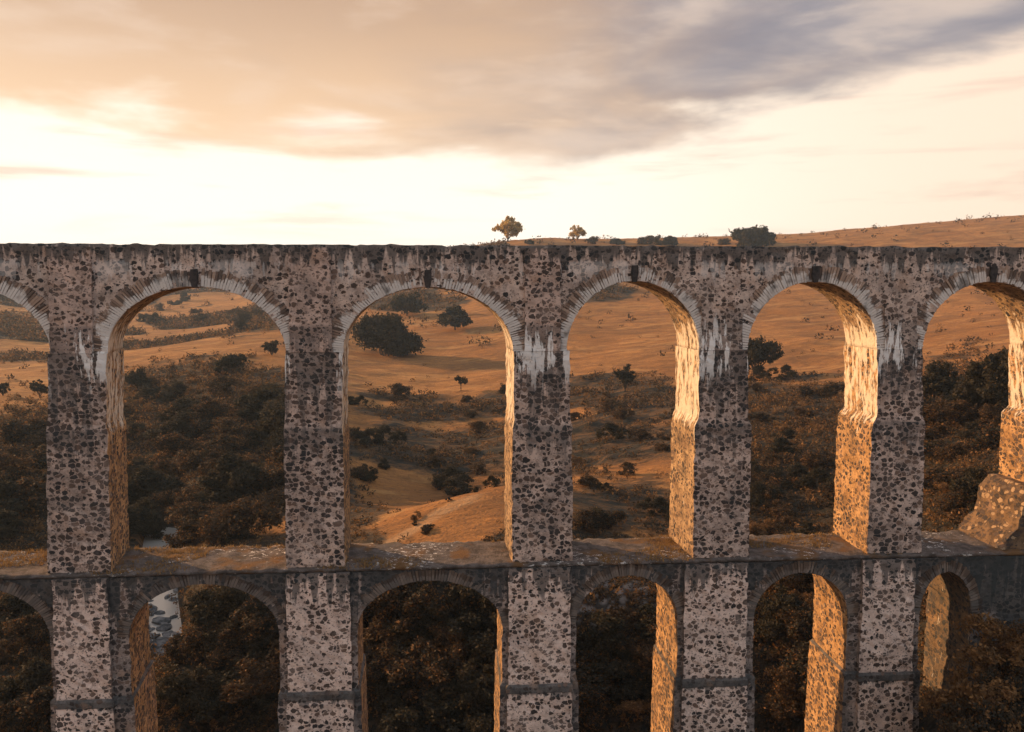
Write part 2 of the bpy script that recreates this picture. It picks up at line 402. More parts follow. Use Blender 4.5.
for i, (l, r, c) in enumerate(lo):
    b0 = bay(l, r, c, 628, -.5, *loff.get(i, (0., 0.)))
    b0['b'] += b0['zs']-Z_SP; b0['zs'] = Z_SP; lbays.append(b0)
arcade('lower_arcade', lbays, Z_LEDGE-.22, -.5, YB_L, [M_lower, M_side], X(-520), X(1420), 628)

# the walkway ledge on the lower tier, slightly proud
def slab():
    x0, x1 = X(-520), X(1420); n = 330; V = []; Fs = []; ny = 12
    for i in range(n+1):
        x = x0+(x1-x0)*i/n
        prof = [(-.42, Z_LEDGE-.22)]+[(-.62+(YB_L+.1+.62)*k/ny, Z_LEDGE-(.06 if k in (0, ny) else 0)) for k in range(ny+1)]+[(YB_L-.1, Z_LEDGE-.22)]
        for k, (y, z) in enumerate(prof):
            j = float(jit(x*1.6, y*1.6, 21, .06)) if 0 < k < len(prof)-1 else 0
            V.append((x, y+(j if k in (1, ny+1) else 0), z+j))
    m = ny+3
    for i in range(n):
        for k in range(m): k2 = (k+1) % m; Fs.append((i*m+k, (i+1)*m+k, (i+1)*m+k2, i*m+k2))
    mesh('ledge', V, np.array(Fs), M_ledge, AQ, True, None, BASE)
slab()

# piers of the upper tier: near edges at rows 352, 425, 430, 558
piers_u = [((-176, -119), (-177, -118), (-178, -116), 0, 0), ((49, 107.5), (49, 109), (50, 112.5), 0, -.62), ((285.5, 343), (285.5, 343), (287, 345.5), 0, -.2),
           ((513.5, 569.5), (512.5, 571), (511.5, 572), -.15, 0), ((698, 747), (694.5, 749), (691, 747), -.22, 0), ((876, 921), (870, 921.5), (864, 918), 0, 0), ((1053, 1108), (1046, 1110), (1040, 1112), 0, 0), ((1232, 1290), (1226, 1292), (1220, 1292), 0, 0)]
for i, (a, b_, c_, bl, br) in enumerate(piers_u):
    yf = -.14
    secs = [(Z_IMP+.02, X(a[0]), X(a[1]), yf, YB_U+.1, bl, br), (Z(421, 430), X(a[0], 421), X(a[1], 421), yf, YB_U+.1, bl, br),
            (Z(429, 430), X(b_[0], 429)-.03, X(b_[1], 429)+.03, yf-.1, YB_U+.16, bl, br),
            (Z_LEDGE+.01, X(c_[0], 555), X(c_[1], 555), yf-.14, YB_U+.2, bl, br)]
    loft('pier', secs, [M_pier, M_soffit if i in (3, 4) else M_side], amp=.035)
    if i in (1, 2, 3):
        pa = {1: (51.5, 94), 2: (290, 332), 3: (524.5, 560)}[i]
        loft('pilaster', [(Z(248), X(pa[0], 300), X(pa[1], 300), -.16, .05, 0, 0), (Z_IMP+.03, X(pa[0]), X(pa[1]), -.16, .05, 0, 0)], [M_upil, M_upil], amp=.03)
    if i in (4, 5, 6):
        pa = {4: (701, 742), 5: (884, 916), 6: (1062, 1100)}[i]
        loft('pilaster', [(Z(300), X(pa[0], 300), X(pa[1], 300), -.09, .05, 0, 0), (Z_IMP+.03, X(pa[0]), X(pa[1]), -.12, .05, 0, 0)], [M_upper, M_upper], amp=.03)
# stepped stone foot spreading left from the last pier onto the ledge
fx = lambda p, r, Y: on_plane(p, r, Y)[0]
fz = lambda row: on_plane(985, row, 3.5)[1]
loft('stepped_foot', [(fz(474), fx(990, 474, 3.5), X(1075), .1, YB_U+.25, 0, 0), (fz(482), fx(983, 482, 3.5), X(1075), .02, YB_U+.28, 0, 0),
                      (fz(510), fx(974, 510, 3.5), X(1075), -.05, YB_U+.3, 0, 0), (Z_LEDGE+.01, fx(957, 548, 3.5), X(1075), -.12, YB_U+.3, 0, 0)],
     [masonry('rubble_foot', mortar=(.22, .135, .075), mortar2=(.085, .058, .040), cover=.46, dirt=.35, pale=True)]*2, amp=.07)

# piers of the lower tier with string course and front buttress strip
YP = -.5
piers_l = [(-178, -100), (50, 129), (279, 357.5), (502, 576), (677.5, 753.5), (847, 919)]
pil_l = [(-172, -108), (53, 109), (286, 351), (508, 571), (684, 747), (861, 914)]
lb = [(0, 0), (0, -.55), (0, -.2), (-.05, 0), (-.1, 0), (0, 0)]
def band(name, z0, z1, xl, xr, yf, yb, bl, br, mt, g=.11):
    return loft(name, [(z0, xl-.02, xr+.02, yf-.02, yb+.02, bl, br), (z0-.12, xl-g, xr+g, yf-g, yb+g, bl, br), (z1, xl-g, xr+g, yf-g, yb+g, bl, br), (z1-.05, xl-.05, xr+.05, yf-.05, yb+.05, bl, br)], mt, amp=.03, dz=.15)
for (l, r), (pl, pr), (bl, br) in zip(piers_l, pil_l, lb):
    x0, x1 = X(l, 628, YP), X(r, 628, YP)
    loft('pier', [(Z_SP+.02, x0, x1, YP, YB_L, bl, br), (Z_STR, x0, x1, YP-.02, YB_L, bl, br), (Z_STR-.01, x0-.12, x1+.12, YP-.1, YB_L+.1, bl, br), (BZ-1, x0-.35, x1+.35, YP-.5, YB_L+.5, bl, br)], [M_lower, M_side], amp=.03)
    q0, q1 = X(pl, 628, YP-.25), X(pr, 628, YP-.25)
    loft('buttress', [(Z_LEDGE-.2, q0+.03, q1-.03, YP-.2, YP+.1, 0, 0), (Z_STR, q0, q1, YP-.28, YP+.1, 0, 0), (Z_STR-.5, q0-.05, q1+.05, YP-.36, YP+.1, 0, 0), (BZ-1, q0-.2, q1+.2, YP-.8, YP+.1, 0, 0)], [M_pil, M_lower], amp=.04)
    band('string_course', Z_STR+.12, Z_STR-.28, x0, x1, YP-.02, YB_L, bl, br, [M_string, M_string])
    band('string_course', Z_STR+.13, Z_STR-.29, q0, q1, YP-.27, YP+.05, 0, 0, [M_string, M_string])
# the solid abutment wall right of the last low opening
loft('abutment_wall', [(Z_SP+.02, X(970, 628, YP), X(1420), YP, YB_L, 0, 0), (BZ+6, X(970, 628, YP), X(1420), YP-.3, YB_L, 0, 0)], [M_lower, M_side], amp=.06, seg=.8)

def ring(bq, Y, thick, parent_name='arch_ring', key=True, seed=0, proud=.07, mt=None):
    """fan of thin slabs round an arch; wide joints"""
    rr = random.Random(seed); V, Fs, cl = [], [], []
    a, b_ = bq['a'], bq['b']; n = int(math.pi*(a+b_)/2/.125)
    for i in range(n):
        p0 = math.pi*(i+.06)/n; p1 = math.pi*(i+.95-.40*rr.random()**2)/n
        if key and abs((p0+p1)/2-math.pi/2) < .20/((a+b_)/2)+.5*math.pi/n: continue
        th = thick*rr.uniform(.84, 1.05); pr = proud*rr.uniform(.25, 1.15); i0 = rr.uniform(-.02, .05)
        sh = rr.random()**.8; st = len(V)
        for rad, yy in ((i0, .06), (th, .06), (i0, -pr), (th*.5, -pr-.01), (th, -pr*.8)):
            for p in (p0, p1):
                V.append((bq['c']+(a+rad)*math.cos(p), Y+yy, bq['zs']+(b_+rad)*math.sin(p)))
        f = [(0, 1, 5, 4) if False else (0, 4, 5, 1), (4, 6, 7, 5), (6, 8, 9, 7), (8, 2, 3, 9), (0, 2, 8, 6), (0, 6, 4, 0)[:3], (1, 7, 9, 3), (1, 5, 7)]
        for q in f: Fs.append([st+k for k in q])
        cl += [(sh, 0., 0)]*2+[(sh, 1., 0)]*2+[(sh, 0, 0)]*2+[(sh, .5, 0)]*2+[(sh, 1., 0)]*2
    st = len(V); nb = 60                           # continuous bed the slabs are set in
    for i in range(nb+1):
        p = math.pi*i/nb
        for rad, yy in ((.0, .05), (.0, -.012), (thick*.8, -.012), (thick*.8, .05)):
            V.append((bq['c']+(a+rad)*math.cos(p), Y+yy, bq['zs']+(b_+rad)*math.sin(p))); cl.append((.0, .45 if rad == 0 else 1., 0))
    for i in range(nb):
        for q in range(4): q2 = (q+1) % 4; Fs.append([st+i*4+q, st+i*4+q2, st+i*4+4+q2, st+i*4+4+q])
    o = mesh(parent_name, V, Fs, mt or M_vous, AQ, False, None, BASE)
    at = o.data.color_attributes.new('shade', 'FLOAT_COLOR', 'POINT')
    at.data.foreach_set('color', np.array([(*c, 1) for c in cl], dtype=np.float32).ravel())
    if key:
        zc = bq['zs']+b_; c = bq['c']; hw = .15
        Vk = []
        for y in (Y-.16, Y+.1):
            Vk += [(c-hw*.75, y, zc-.05), (c+hw*.75, y, zc-.05), (c+hw*1.25, y, zc+.42), (c+hw*1.1, y, zc+thick*.93), (c-hw*1.0, y, zc+thick*.9), (c-hw*1.3, y, zc+.38)]
        Fk = [list(range(6)), list(range(11, 5, -1))]+[[(k+1) % 6, k, k+6, (k+1) % 6+6] for k in range(6)]
        ko = mesh('keystone', Vk, Fk, M_key, o)
    return o
for i, bq in enumerate(ubays): ring(bq, 0., .92 if i < 4 else .86, seed=i)
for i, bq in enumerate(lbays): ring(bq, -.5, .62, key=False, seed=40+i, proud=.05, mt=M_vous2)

# ------------------------------------------------------------------ terrain
def yz(y, d): return (HOR-y)/F*d
prof = {   # column pixel : [(forward distance, row)], rows < 0 mean heights in metres
 -300: [(4, -42.), (40, -36.), (60, -32.), (90, -30.), (130, -25.), (200, 'y400'), (350, 'y330'), (600, 'y290'), (900, 'y268'), (1500, 'y268')],
 0:   [(4, -42.), (40, -35.), (58, -31.), (75, 'y600'), (95, 'y520'), (125, 'y455'), (160, 'y415'), (185, 'y393'), (215, 'y385'), (290, 'y362'), (330, 'y358'), (430, 'y328'), (600, 'y302'), (900, 'y275'), (1500, 'y270')],
 100: [(4, -42.), (40, -35.), (58, -30.5), (76, -31.), (100, -32.), (120, 'y500'), (150, 'y440'), (190, 'y400'), (230, 'y378'), (290, 'y352'), (340, -27.), (480, 'y328'), (700, 'y302'), (1000, 'y275'), (1500, 'y270')],
 140: [(4, -42.), (40, -35.), (58, -30.5), (66, -32), (72, -34.5), (112, -34.2), (125, -32.5), (150, 'y440'), (190, 'y396'), (230, 'y372'), (290, 'y348'), (340, -26.), (480, 'y326'), (700, 'y300'), (1000, 'y275'), (1500, 'y268')],
 165: [(4, -42.), (40, -35.), (58, -30.), (66, -31.5), (72, -34.3), (92, -34.), (100, -31.5), (115, 'y505'), (145, 'y440'), (190, 'y393'), (230, 'y370'), (290, 'y345'), (340, -26.), (480, 'y326'), (700, 'y300'), (1000, 'y275'), (1500, 'y268')],
 195: [(4, -42.), (40, -39.), (56, -34.), (66, 'y625'), (85, 'y560'), (110, 'y500'), (145, 'y432'), (190, 'y388'), (230, 'y366'), (300, 'y339'), (350, -24.), (480, 'y324'), (700, 'y298'), (1000, 'y273'), (1500, 'y266')],
 280: [(4, -42.), (40, -39.), (56, -33.), (66, 'y610'), (85, 'y550'), (110, 'y490'), (145, 'y425'), (190, 'y380'), (240, 'y355'), (330, 'y324'), (400, 'y322'), (520, 'y308'), (700, 'y290'), (1000, 'y268'), (1500, 'y264')],
 375: [(4, -42.), (40, -38.), (56, -32.), (66, 'y600'), (80, 'y545'), (92, 'y520'), (110, 'y512'), (145, 'y446'), (190, 'y402'), (255, 'y362'), (350, 'y328'), (480, 'y300'), (700, 'y270'), (900, 'y258'), (1500, 'y260')],
 440: [(4, -42.), (40, -37.), (54, -31.), (64, 'y590'), (76, 'y545'), (88, 'y502'), (104, -29.5), (122, 'y502'), (150, 'y452'), (190, 'y408'), (255, 'y365'), (350, 'y325'), (480, 'y296'), (620, 'y262'), (800, 'y250'), (1500, 'y258')],
 515: [(4, -42.), (40, -36.), (54, -30.), (64, 'y582'), (76, 'y535'), (90, 'y487'), (105, -25.), (120, 'y490'), (150, 'y444'), (190, 'y402'), (255, 'y358'), (350, 'y316'), (480, 'y274'), (600, 'y239'), (800, 'y241'), (1500, 'y258')],
 640: [(4, -42.), (40, -36.), (54, -30.), (64, 'y595'), (80, 'y552'), (96, 'y500'), (120, 'y462'), (150, 'y420'), (200, 'y382'), (280, 'y338'), (400, 'y298'), (520, 'y262'), (640, 'y239'), (800, 'y241'), (1500, 'y256')],
 790: [(4, -42.), (40, -36.), (52, -28.), (62, 'y600'), (80, 'y550'), (98, 'y478'), (120, 'y432'), (155, 'y394'), (200, 'y368'), (300, 'y318'), (420, 'y278'), (560, 'y240'), (640, 'y235'), (900, 'y238'), (1500, 'y250')],
 900: [(4, -40.), (25, -33.), (40, -25.), (52, -24.), (66, -22.), (84, 'y500'), (105, 'y440'), (135, 'y395'), (200, 'y358'), (300, 'y312'), (420, 'y272'), (560, 'y231'), (640, 'y227'), (900, 'y230'), (1500, 'y245')],
 960: [(4, -38.), (25, -30.), (38, -23.5), (52, -21.5), (66, -19.), (84, 'y465'), (105, 'y415'), (135, 'y380'), (200, 'y350'), (300, 'y305'), (420, 'y266'), (560, 'y227'), (640, 'y222'), (900, 'y226'), (1500, 'y242')],
 1024: [(4, -36.), (25, -24.), (38, -18.2), (52, -16.5), (66, -15.), (84, 'y440'), (105, 'y398'), (135, 'y365'), (200, 'y340'), (300, 'y298'), (420, 'y260'), (560, 'y221'), (640, 'y217'), (900, 'y221'), (1500, 'y240')],
 1300: [(4, -32.), (25, -18.), (40, -12.), (52, -12.), (66, -11.), (100, -8.), (200, -4.), (300, 4.), (420, 22.), (560, 'y205'), (640, 'y202'), (900, 'y205'), (1500, 'y225')],
}
rr_ = np.concatenate([np.geomspace(3, 50, 50, endpoint=False), np.geomspace(50, 760, 560, endpoint=False), np.geomspace(760, 2400, 50)])
cp_px = sorted(prof); cth = [math.atan((p-CX)/F) for p in cp_px]
tab = []
for p, th in zip(cp_px, cth):
    dd = np.array([e[0] for e in prof[p]], float)
    zz = np.array([e[1] if not isinstance(e[1], str) else yz(float(e[1][1:]), e[0]) for e in prof[p]], float)
    dcol = rr_*math.cos(th)
    z = np.interp(dcol, dd, zz)
    z = np.where(dcol > 1500, zz[-1]+(0-zz[-1])*.0, z)
    tab.append(z)
gen = lambda a: np.interp(rr_, [3, 60, 300, 900, 2500], a)
cth = [-math.pi, -R(100)]+cth+[R(100), math.pi]
tab = [gen([-42, -42, -44, -40, -20]), gen([-42, -44, -46, -40, -10])]+tab+[gen([-36, -24, -10, 10, 20]), gen([-42, -42, -44, -40, -20])]
tab = np.array(tab)
th_ = np.concatenate([np.arange(-180, -42, 2.), np.arange(-42, 42, .1), np.arange(42, 180.1, 2.)])*math.pi/180
H = np.empty((len(th_), len(rr_)))
cth = np.array(cth)
# monotone-ish smooth interpolation across columns
for j in range(len(rr_)): H[:, j] = np.interp(th_, cth, tab[:, j])
def smooth(A, n, ax):
    for _ in range(n):
        B = np.pad(A, [(1, 1) if a == ax else (0, 0) for a in (0, 1)], mode='edge')
        A = (np.take(B, range(0, A.shape[ax]), ax)+2*A+np.take(B, range(2, A.shape[ax]+2), ax))/4
    return A
core = (th_ > R(-42)) & (th_ < R(42))
H = smooth(H, 30, 1)
Hc = smooth(H[core], 260, 0); H[core] = Hc
TH, RR = np.meshgrid(th_, rr_, indexing='ij')
GX = CAM.x+RR*(np.sin(TH)*RT.x+np.cos(TH)*FW.x); GY = CAM.y+RR*(np.sin(TH)*RT.y+np.cos(TH)*FW.y)
PXg = CX+F*np.tan(np.clip(TH, -1.2, 1.2)); Dg = RR*np.cos(TH); PYg = HOR-F*H/np.maximum(Dg, 1)
def ell(px, py, rx, ry, soft=.5): return 1-ss(np.hypot((PXg-px)/rx, (PYg-py)/ry), 1-soft, 1+soft)
front = (np.abs(TH) < R(50))
nbig = fbm(GX/38, GY/38, 4, 50); nmid = fbm(GX/11, GY/11, 4, 60); nsm = fbm(GX/3.2, GY/3.2, 3, 70)
cov = np.zeros_like(H)
for e in [(190, 455, 130, 80), (250, 410, 80, 45), (20, 500, 80, 90), (430, 445, 130, 48), (330, 480, 60, 60), (630, 395, 100, 22), (650, 470, 110, 75), (790, 460, 110, 88), (975, 445, 90, 80), (430, 600, 2000, 62),
          (190, 318, 110, 20), (20, 356, 60, 7), (20, 300, 90, 22), (400, 300, 60, 12), (590, 292, 45, 10)]:  # last ellipse paints a hill's shade into the ground colour
    cov = np.maximum(cov, ell(*e))
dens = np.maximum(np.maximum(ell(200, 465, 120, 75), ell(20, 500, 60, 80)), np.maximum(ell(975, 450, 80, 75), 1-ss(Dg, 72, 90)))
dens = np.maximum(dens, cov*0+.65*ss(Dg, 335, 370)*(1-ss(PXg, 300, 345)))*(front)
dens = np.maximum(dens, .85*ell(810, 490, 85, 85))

knoll = (1-ss(np.hypot((PXg-450)/75, (Dg-84)/13), .7, 1.2))
cov = np.maximum(cov, (1-ss(Dg, 76, 92))*(PXg < 5000))
cov = np.maximum(cov, ss(Dg, 335, 370)*(1-ss(PXg, 300, 345))*(1-.9*ss(Dg, 395, 430)*(1-ss(Dg, 520, 560))*(1-ss(PXg, 40, 90)))*.85)
cov = np.maximum(cov, ss(Dg, 420, 470)*(1-ss(PXg, 490, 530))*.50)
open_ = ss(PXg, 330, 350)*(1-ss(PXg, 700, 745))*ss(Dg, 90, 100)*(1-ss(Dg, 300, 340))
cov = cov*(1-.42*open_)
cov = cov*(1-knoll); dens = dens*(1-knoll)
strata = vnoise(GX*.012+GY*.02, (GY+.3*GX)*.055, 81)
strip = vnoise(PXg*.010, Dg*.030, 97)
cov = np.where((Dg > 340) & (PXg < 330), cov*(1-.85*ss(strip, .48, .62)), cov); dens = np.where((Dg > 340), dens*(1-ss(strip, .45, .6)), dens)
strip2 = vnoise((GX+GY*.5)*.035+nmid*.4, (GY-GX*.28)*.085+nbig*.7, 98)
grassmask = np.clip(cov*1.05+nmid*.6+nbig*.6+.9*(strip2-.5)*open_-.10+.35*dens, 0, 1)*ss(cov, .02, .3)+np.clip(nmid*.5+nbig*.3-.25, 0, 1)*(1-ss(cov, .02, .3))
grassmask = np.where(front, grassmask, np.clip(.5+nbig, 0, 1))
road = (1-ss(np.abs(Dg-82-2*np.sin(PXg*.03)-(PXg-420)*.06), .8, 2.2))*(1-ss(np.abs(PXg-420), 45, 75))
far = ss(Dg, 60, 110)
fadeamp = (.35+.65*far)*(1-.5*ss(Dg, 900, 1500))
rocky = ell(600, 610, 60, 25)
H2 = H + fadeamp*(nbig*1.1+nmid*.55*(.5+grassmask)+nsm*.20*(.35+grassmask)) + rocky*nsm*.5
tread = vnoise(GX*.07+nmid*.8, GY*.26+GX*.03+nbig*1.5, 91)+.6*vnoise(GX*.17+nmid, GY*.6+nmid, 92)
H2 += tread*.75*ss(Dg, 92, 110)*(1-ss(Dg, 240, 330))*(.25+.75*grassmask)*(1-.6*np.clip(dens, 0, 1))
H2 += ss(Dg, 400, 700)*fbm(GX/150, GY/150, 3, 90)*3.0*front*(1-ss(PXg, 440, 520)*.85)
ff = ss(RR, 880, 1350); H2 = H2*(1-ff)+np.minimum(H2, 24)*ff
# river bed kept low on the left
riv_c = -34.0
RIVX = lambda dd: None
river = (1-ss(np.abs(PXg-152-4*np.sin(Dg*.12)), 12, 24))*ss(Dg, 66, 72)*(1-ss(Dg, 108, 120))
H2 = H2*(1-river)+river*np.minimum(H2, -35.2)
WATER_Z = -33.9
from_idx = {}
def height(x, y):
    rx = np.asarray(x, float)-CAM.x; ry = np.asarray(y, float)-CAM.y
    u = rx*RT.x+ry*RT.y; f = rx*FW.x+ry*FW.y
    th = np.arctan2(u, f); r = np.hypot(u, f)
    i = np.interp(th, th_, np.arange(len(th_))); j = np.interp(r, rr_, np.arange(len(rr_)))
    i0 = np.clip(np.floor(i).astype(int), 0, len(th_)-2); j0 = np.clip(np.floor(j).astype(int), 0, len(rr_)-2)
    fi = i-i0; fj = j-j0
    return (H2[i0, j0]*(1-fi)+H2[i0+1, j0]*fi)*(1-fj)+(H2[i0, j0+1]*(1-fi)+H2[i0+1, j0+1]*fi)*fj
def ground_at(px, py, dmin=48., dmax=1500.):
    ds = np.geomspace(dmin, dmax, 900); r = ray(px, py); h = r.dot(FW)
    t = ds/h; xs = CAM.x+r.x*t; ys = CAM.y+r.y*t; zs = CAM.z+r.z*t
    hh = height(xs, ys); hit = np.nonzero(zs < hh)[0]
    if len(hit) == 0: return None
    k = hit[0]; return float(xs[k]), float(ys[k]), float(hh[k]), float(ds[k])
nT, nR = H.shape
V = np.stack([GX, GY, H2], -1).reshape(-1, 3)
I, J = np.meshgrid(np.arange(nT-1), np.arange(nR-1), indexing='ij')
a = (I*nR+J).ravel(); Fq = np.stack([a, a+nR, a+nR+1, a+1], -1)[:, ::-1]
def mat_ground():
    m, t, b = new_mat('dry_hillside', .95); p = t.pos()
    a = t.sep(t.attr('cover')[1])
    st = t.vm('MULTIPLY', p, (1., 2.6, 1.))
    n1 = t.noise(t.vm('MULTIPLY', p, (1., .55, 1.)), .035, 7., .66); n2 = t.noise(st, .35, 6., .72, .4); n3 = t.noise(p, 2.2, 4., .6)
    g = t.mix(t.ss(n1, .35, .66), (.40, .170, .050), (.57, .265, .085))
    g = t.mix(t.ss(n2, .40, .68, 0., .7), g, (.26, .115, .040))
    g = t.mix(t.ss(t.noise(t.vm('MULTIPLY', p, (.5, 1.2, 1.)), .10, 6., .72, .6), .44, .62, 0., .72), g, (.22, .105, .042))
    g = t.mix(t.ss(n3, .52, .68, 0., .65), g, (.13, .07, .035))
    g = t.mix(t.ss(t.noise(t.vm('MULTIPLY', p, (.5, .32, 1.)), .16, 8., .8, .8), .50, .66, 0., .75), g, (.19, .095, .042))
    g = t.mix(t.ss(t.noise(t.vm('MULTIPLY', p, (.35, .8, 1.)), .12, 5., .7, .5), .52, .64, 0., .5), g, (.62, .33, .12))
    s = t.mix(t.ss(t.noise(t.vm('MULTIPLY', p, (.5, 1.2, 1.)), .38, 6., .7, .6), .42, .60), (.040, .036, .029), (.165, .088, .042))
    s = t.mix(t.ss(n3, .50, .66, 0., .7), s, (.045, .045, .034))
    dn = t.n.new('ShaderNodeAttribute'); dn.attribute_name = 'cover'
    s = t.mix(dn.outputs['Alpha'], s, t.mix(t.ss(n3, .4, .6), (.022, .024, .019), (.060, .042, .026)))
    k = t.ss(t.m('ADD', a[0], t.m('MULTIPLY', t.m('SUBTRACT', n2, .5), .7)), .30, .62)
    c = t.mix(k, g, s)
    c = t.mix(t.m('MULTIPLY', a[1], t.ss(n2, .35, .55, .25, .9)), c, (.55, .33, .17))
    rk = t.mix(t.ss(t.vor(p, 1.1).outputs['Distance'], .25, .6), (.34, .30, .28), (.07, .06, .055))
    c = t.mix(a[2], c, rk)
    t.l.new(c, b.inputs['Base Color'])
    bump(t, b, t.m('ADD', n2, t.m('MULTIPLY', n3, .55)), 1., .8)
    return m
terr = mesh('hillside_ground', V, Fq, mat_ground(), None, True)
tag(terr, kind='structure')
at = terr.data.color_attributes.new('cover', 'FLOAT_COLOR', 'POINT')
at.data.foreach_set('color', np.stack([grassmask, np.clip(road, 0, 1)*.8, np.clip(rocky*1.2, 0, 1), np.clip(dens, 0, 1)], -1).astype(np.float32).ravel())
# water
def mat_water():
    m, t, b = new_mat('river_water', .12); p = t.pos()
    b.inputs['Base Color'].default_value = (.55, .49, .43, 1); b.inputs['Specular IOR Level'].default_value = .8  # pale base colour stands in for the reflected sky
    bump(t, b, t.noise(p, 2.5, 3.), .15, .05); return m
pts = []
for dd in np.linspace(66, 125, 40):
    c = CAM+FW*dd+RT*((150-CX)/F*dd)
    pts += [(c.x-6, c.y-2, WATER_Z), (c.x+5, c.y, WATER_Z)]
wt = mesh('river', pts, np.array([(2*i, 2*i+1, 2*i+3, 2*i+2) for i in range(39)]), mat_water()); tag(wt, kind='structure')

# ------------------------------------------------------------------ vegetation
def leaf_cloud(clumps, per, size, seed, flat=.0):
    """clumps: array of (x,y,z,r). returns V,F,color of randomly turned leaf-sprays"""
    g = np.random.default_rng(seed); n = len(clumps)*per
    c = np.repeat(np.asarray(clumps, float), per, 0)
    dirs = g.normal(size=(n, 3)); dirs /= np.linalg.norm(dirs, axis=1)[:, None]
    rad = c[:, 3]*(.35+.65*g.random(n)**.5)*(1+.25*g.normal(size=n))
    p = c[:, :3]+dirs*rad[:, None]*np.array([1, 1, .8])
    a1 = g.normal(size=(n, 3)); a1 /= np.linalg.norm(a1, axis=1)[:, None]
    nrm = dirs+.9*g.normal(size=(n, 3)); a2 = np.cross(nrm, a1); a2 /= np.linalg.norm(a2, axis=1)[:, None]
    s = size*(.55+.9*g.random(n))[:, None]
    w_ = (.38+.3*g.random(n))[:, None]
    q = np.stack([p-a1*s, p+a2*s*w_, p+a1*s, p-a2*s*w_], 1).reshape(-1, 3)
    Fq = np.arange(n*4).reshape(-1, 4)
    sh = np.repeat(g.random(len(clumps)), per); sh2 = g.random(n)
    col = np.repeat(np.stack([sh*.6+sh2*.4, sh2, sh, np.ones(n)], -1), 4, 0)
    return q, Fq, col
def with_color(o, col):
    at = o.data.color_attributes.new('shade', 'FLOAT_COLOR', 'POINT')
    at.data.foreach_set('color', col.astype(np.float32).ravel()); return o
def tube_mesh(paths, sides=6):
    V, Fs = [], []
    for path in paths:                            # list of (point, radius)
        st = len(V)
        for k, (p, r) in enumerate(path):
            q = Vector(path[min(k+1, len(path)-1)][0])-Vector(path[max(k-1, 0)][0]); q.normalize()
            m = q.to_track_quat('Z', 'Y').to_matrix()
            for s in range(sides):
                a = 2*math.pi*s/sides; V.append(tuple(Vector(p)+m@Vector((math.cos(a)*r, math.sin(a)*r, 0))))
        for k in range(len(path)-1):
            for s in range(sides):
                a = st+k*sides+s; b_ = st+k*sides+(s+1) % sides; Fs.append((a, b_, b_+sides, a+sides))
    return V, np.array(Fs)
def limb(p0, p1, r0, r1, rr, n=5, wob=.12):
    p0, p1 = Vector(p0), Vector(p1); L = (p1-p0).length; out = []
    for k in range(n+1):
        q = k/n; p = p0.lerp(p1, q)+Vector((rr.uniform(-1, 1), rr.uniform(-1, 1), rr.uniform(-1, 1)))*wob*L*(q*(1-q))*1.6
        out.append((p, r0+(r1-r0)*q))
    return out
def make_tree(seed, wd, ht, clear=.22, nclump=60, per=70, leaf=.35, mat=None, label='', cat='tree', group=None, name='tree', lean=0., gaps=.0):
    """unit in metres; crown reads wd wide, top at ht"""
    rr = random.Random(seed); g = np.random.default_rng(seed)
    root = empty(name, (0, 0, 0), label, cat, group)
    rw = wd/2; cz = ht*(clear+(1-clear)*.46); rh = ht*(1-clear)*.5
    cl = []; tips = []
    # several uneven sub-crowns
    nsub = rr.randint(5, 7)
    subs = []
    for k in range(nsub):
        an = 2*math.pi*(k+rr.uniform(-.3, .3))/nsub; q = rr.uniform(.35, .62)
        subs.append((math.cos(an)*rw*q+lean*ht, math.sin(an)*rw*q, cz+rr.uniform(-.35, .4)*rh, rw*rr.uniform(.36, .52)))
    subs.append((lean*ht*1.2, 0, cz+rh*.35, rw*.5))
    for k in range(nclump):
        s = subs[k % len(subs)]; dv = g.normal(size=3); dv /= np.linalg.norm(dv)
        q = s[3]*(.45+.6*g.random())
        zc = s[2]+dv[2]*q*max(.8, min(1., rh/rw))
        zc = max(zc, ht*clear*.9)
        if g.random() < gaps: continue
        cl.append((s[0]+dv[0]*q, s[1]+dv[1]*q, min(zc, ht*.97), rw*.17*(.7+.7*g.random())))
    Vl, Fl, Cl = leaf_cloud(cl, per, leaf, seed+5)
    crown = mesh('crown', Vl, Fl, mat or M_oak, root); with_color(crown, Cl)
    paths = [limb((0, 0, -.4), (lean*ht*.6, 0, ht*clear*1.25), ht*.045, ht*.03, rr, 6, .08)]
    top = paths[0][-1][0]
    for s in subs:
        paths.append(limb(top-Vector((0, 0, ht*.03)), (s[0], s[1], s[2]), ht*.022, ht*.006, rr))
        for _ in range(3):
            c_ = cl[rr.randrange(len(cl))]
            if abs(c_[0]-s[0])+abs(c_[1]-s[1]) < rw: paths.append(limb(Vector((s[0], s[1], s[2]))*.75+top*.25, c_[:3], ht*.009, ht*.003, rr, 4))
    Vt, Ft = tube_mesh(paths); mesh('trunk', Vt, Ft, M_bark, root, True)
    return root
def put(o, px, py, wpx=None, base_w=None, rot=None, d=None, sc=None):
    g = ground_at(px, py) if d is None else None
    if g is None:
        d = d or 600; c = CAM+FW*d+RT*((px-CX)/F*d); g = (c.x, c.y, float(height(c.x, c.y)), d)
    s = sc or (wpx*g[3]/F)/base_w
    o.location = (g[0], g[1], g[2]-.15*s); o.scale = (s, s, s*random.uniform(.95, 1.05) if rot is None else s); o.rotation_euler = (0, 0, rot if rot is not None else random.uniform(0, 6.28))
    return o, g

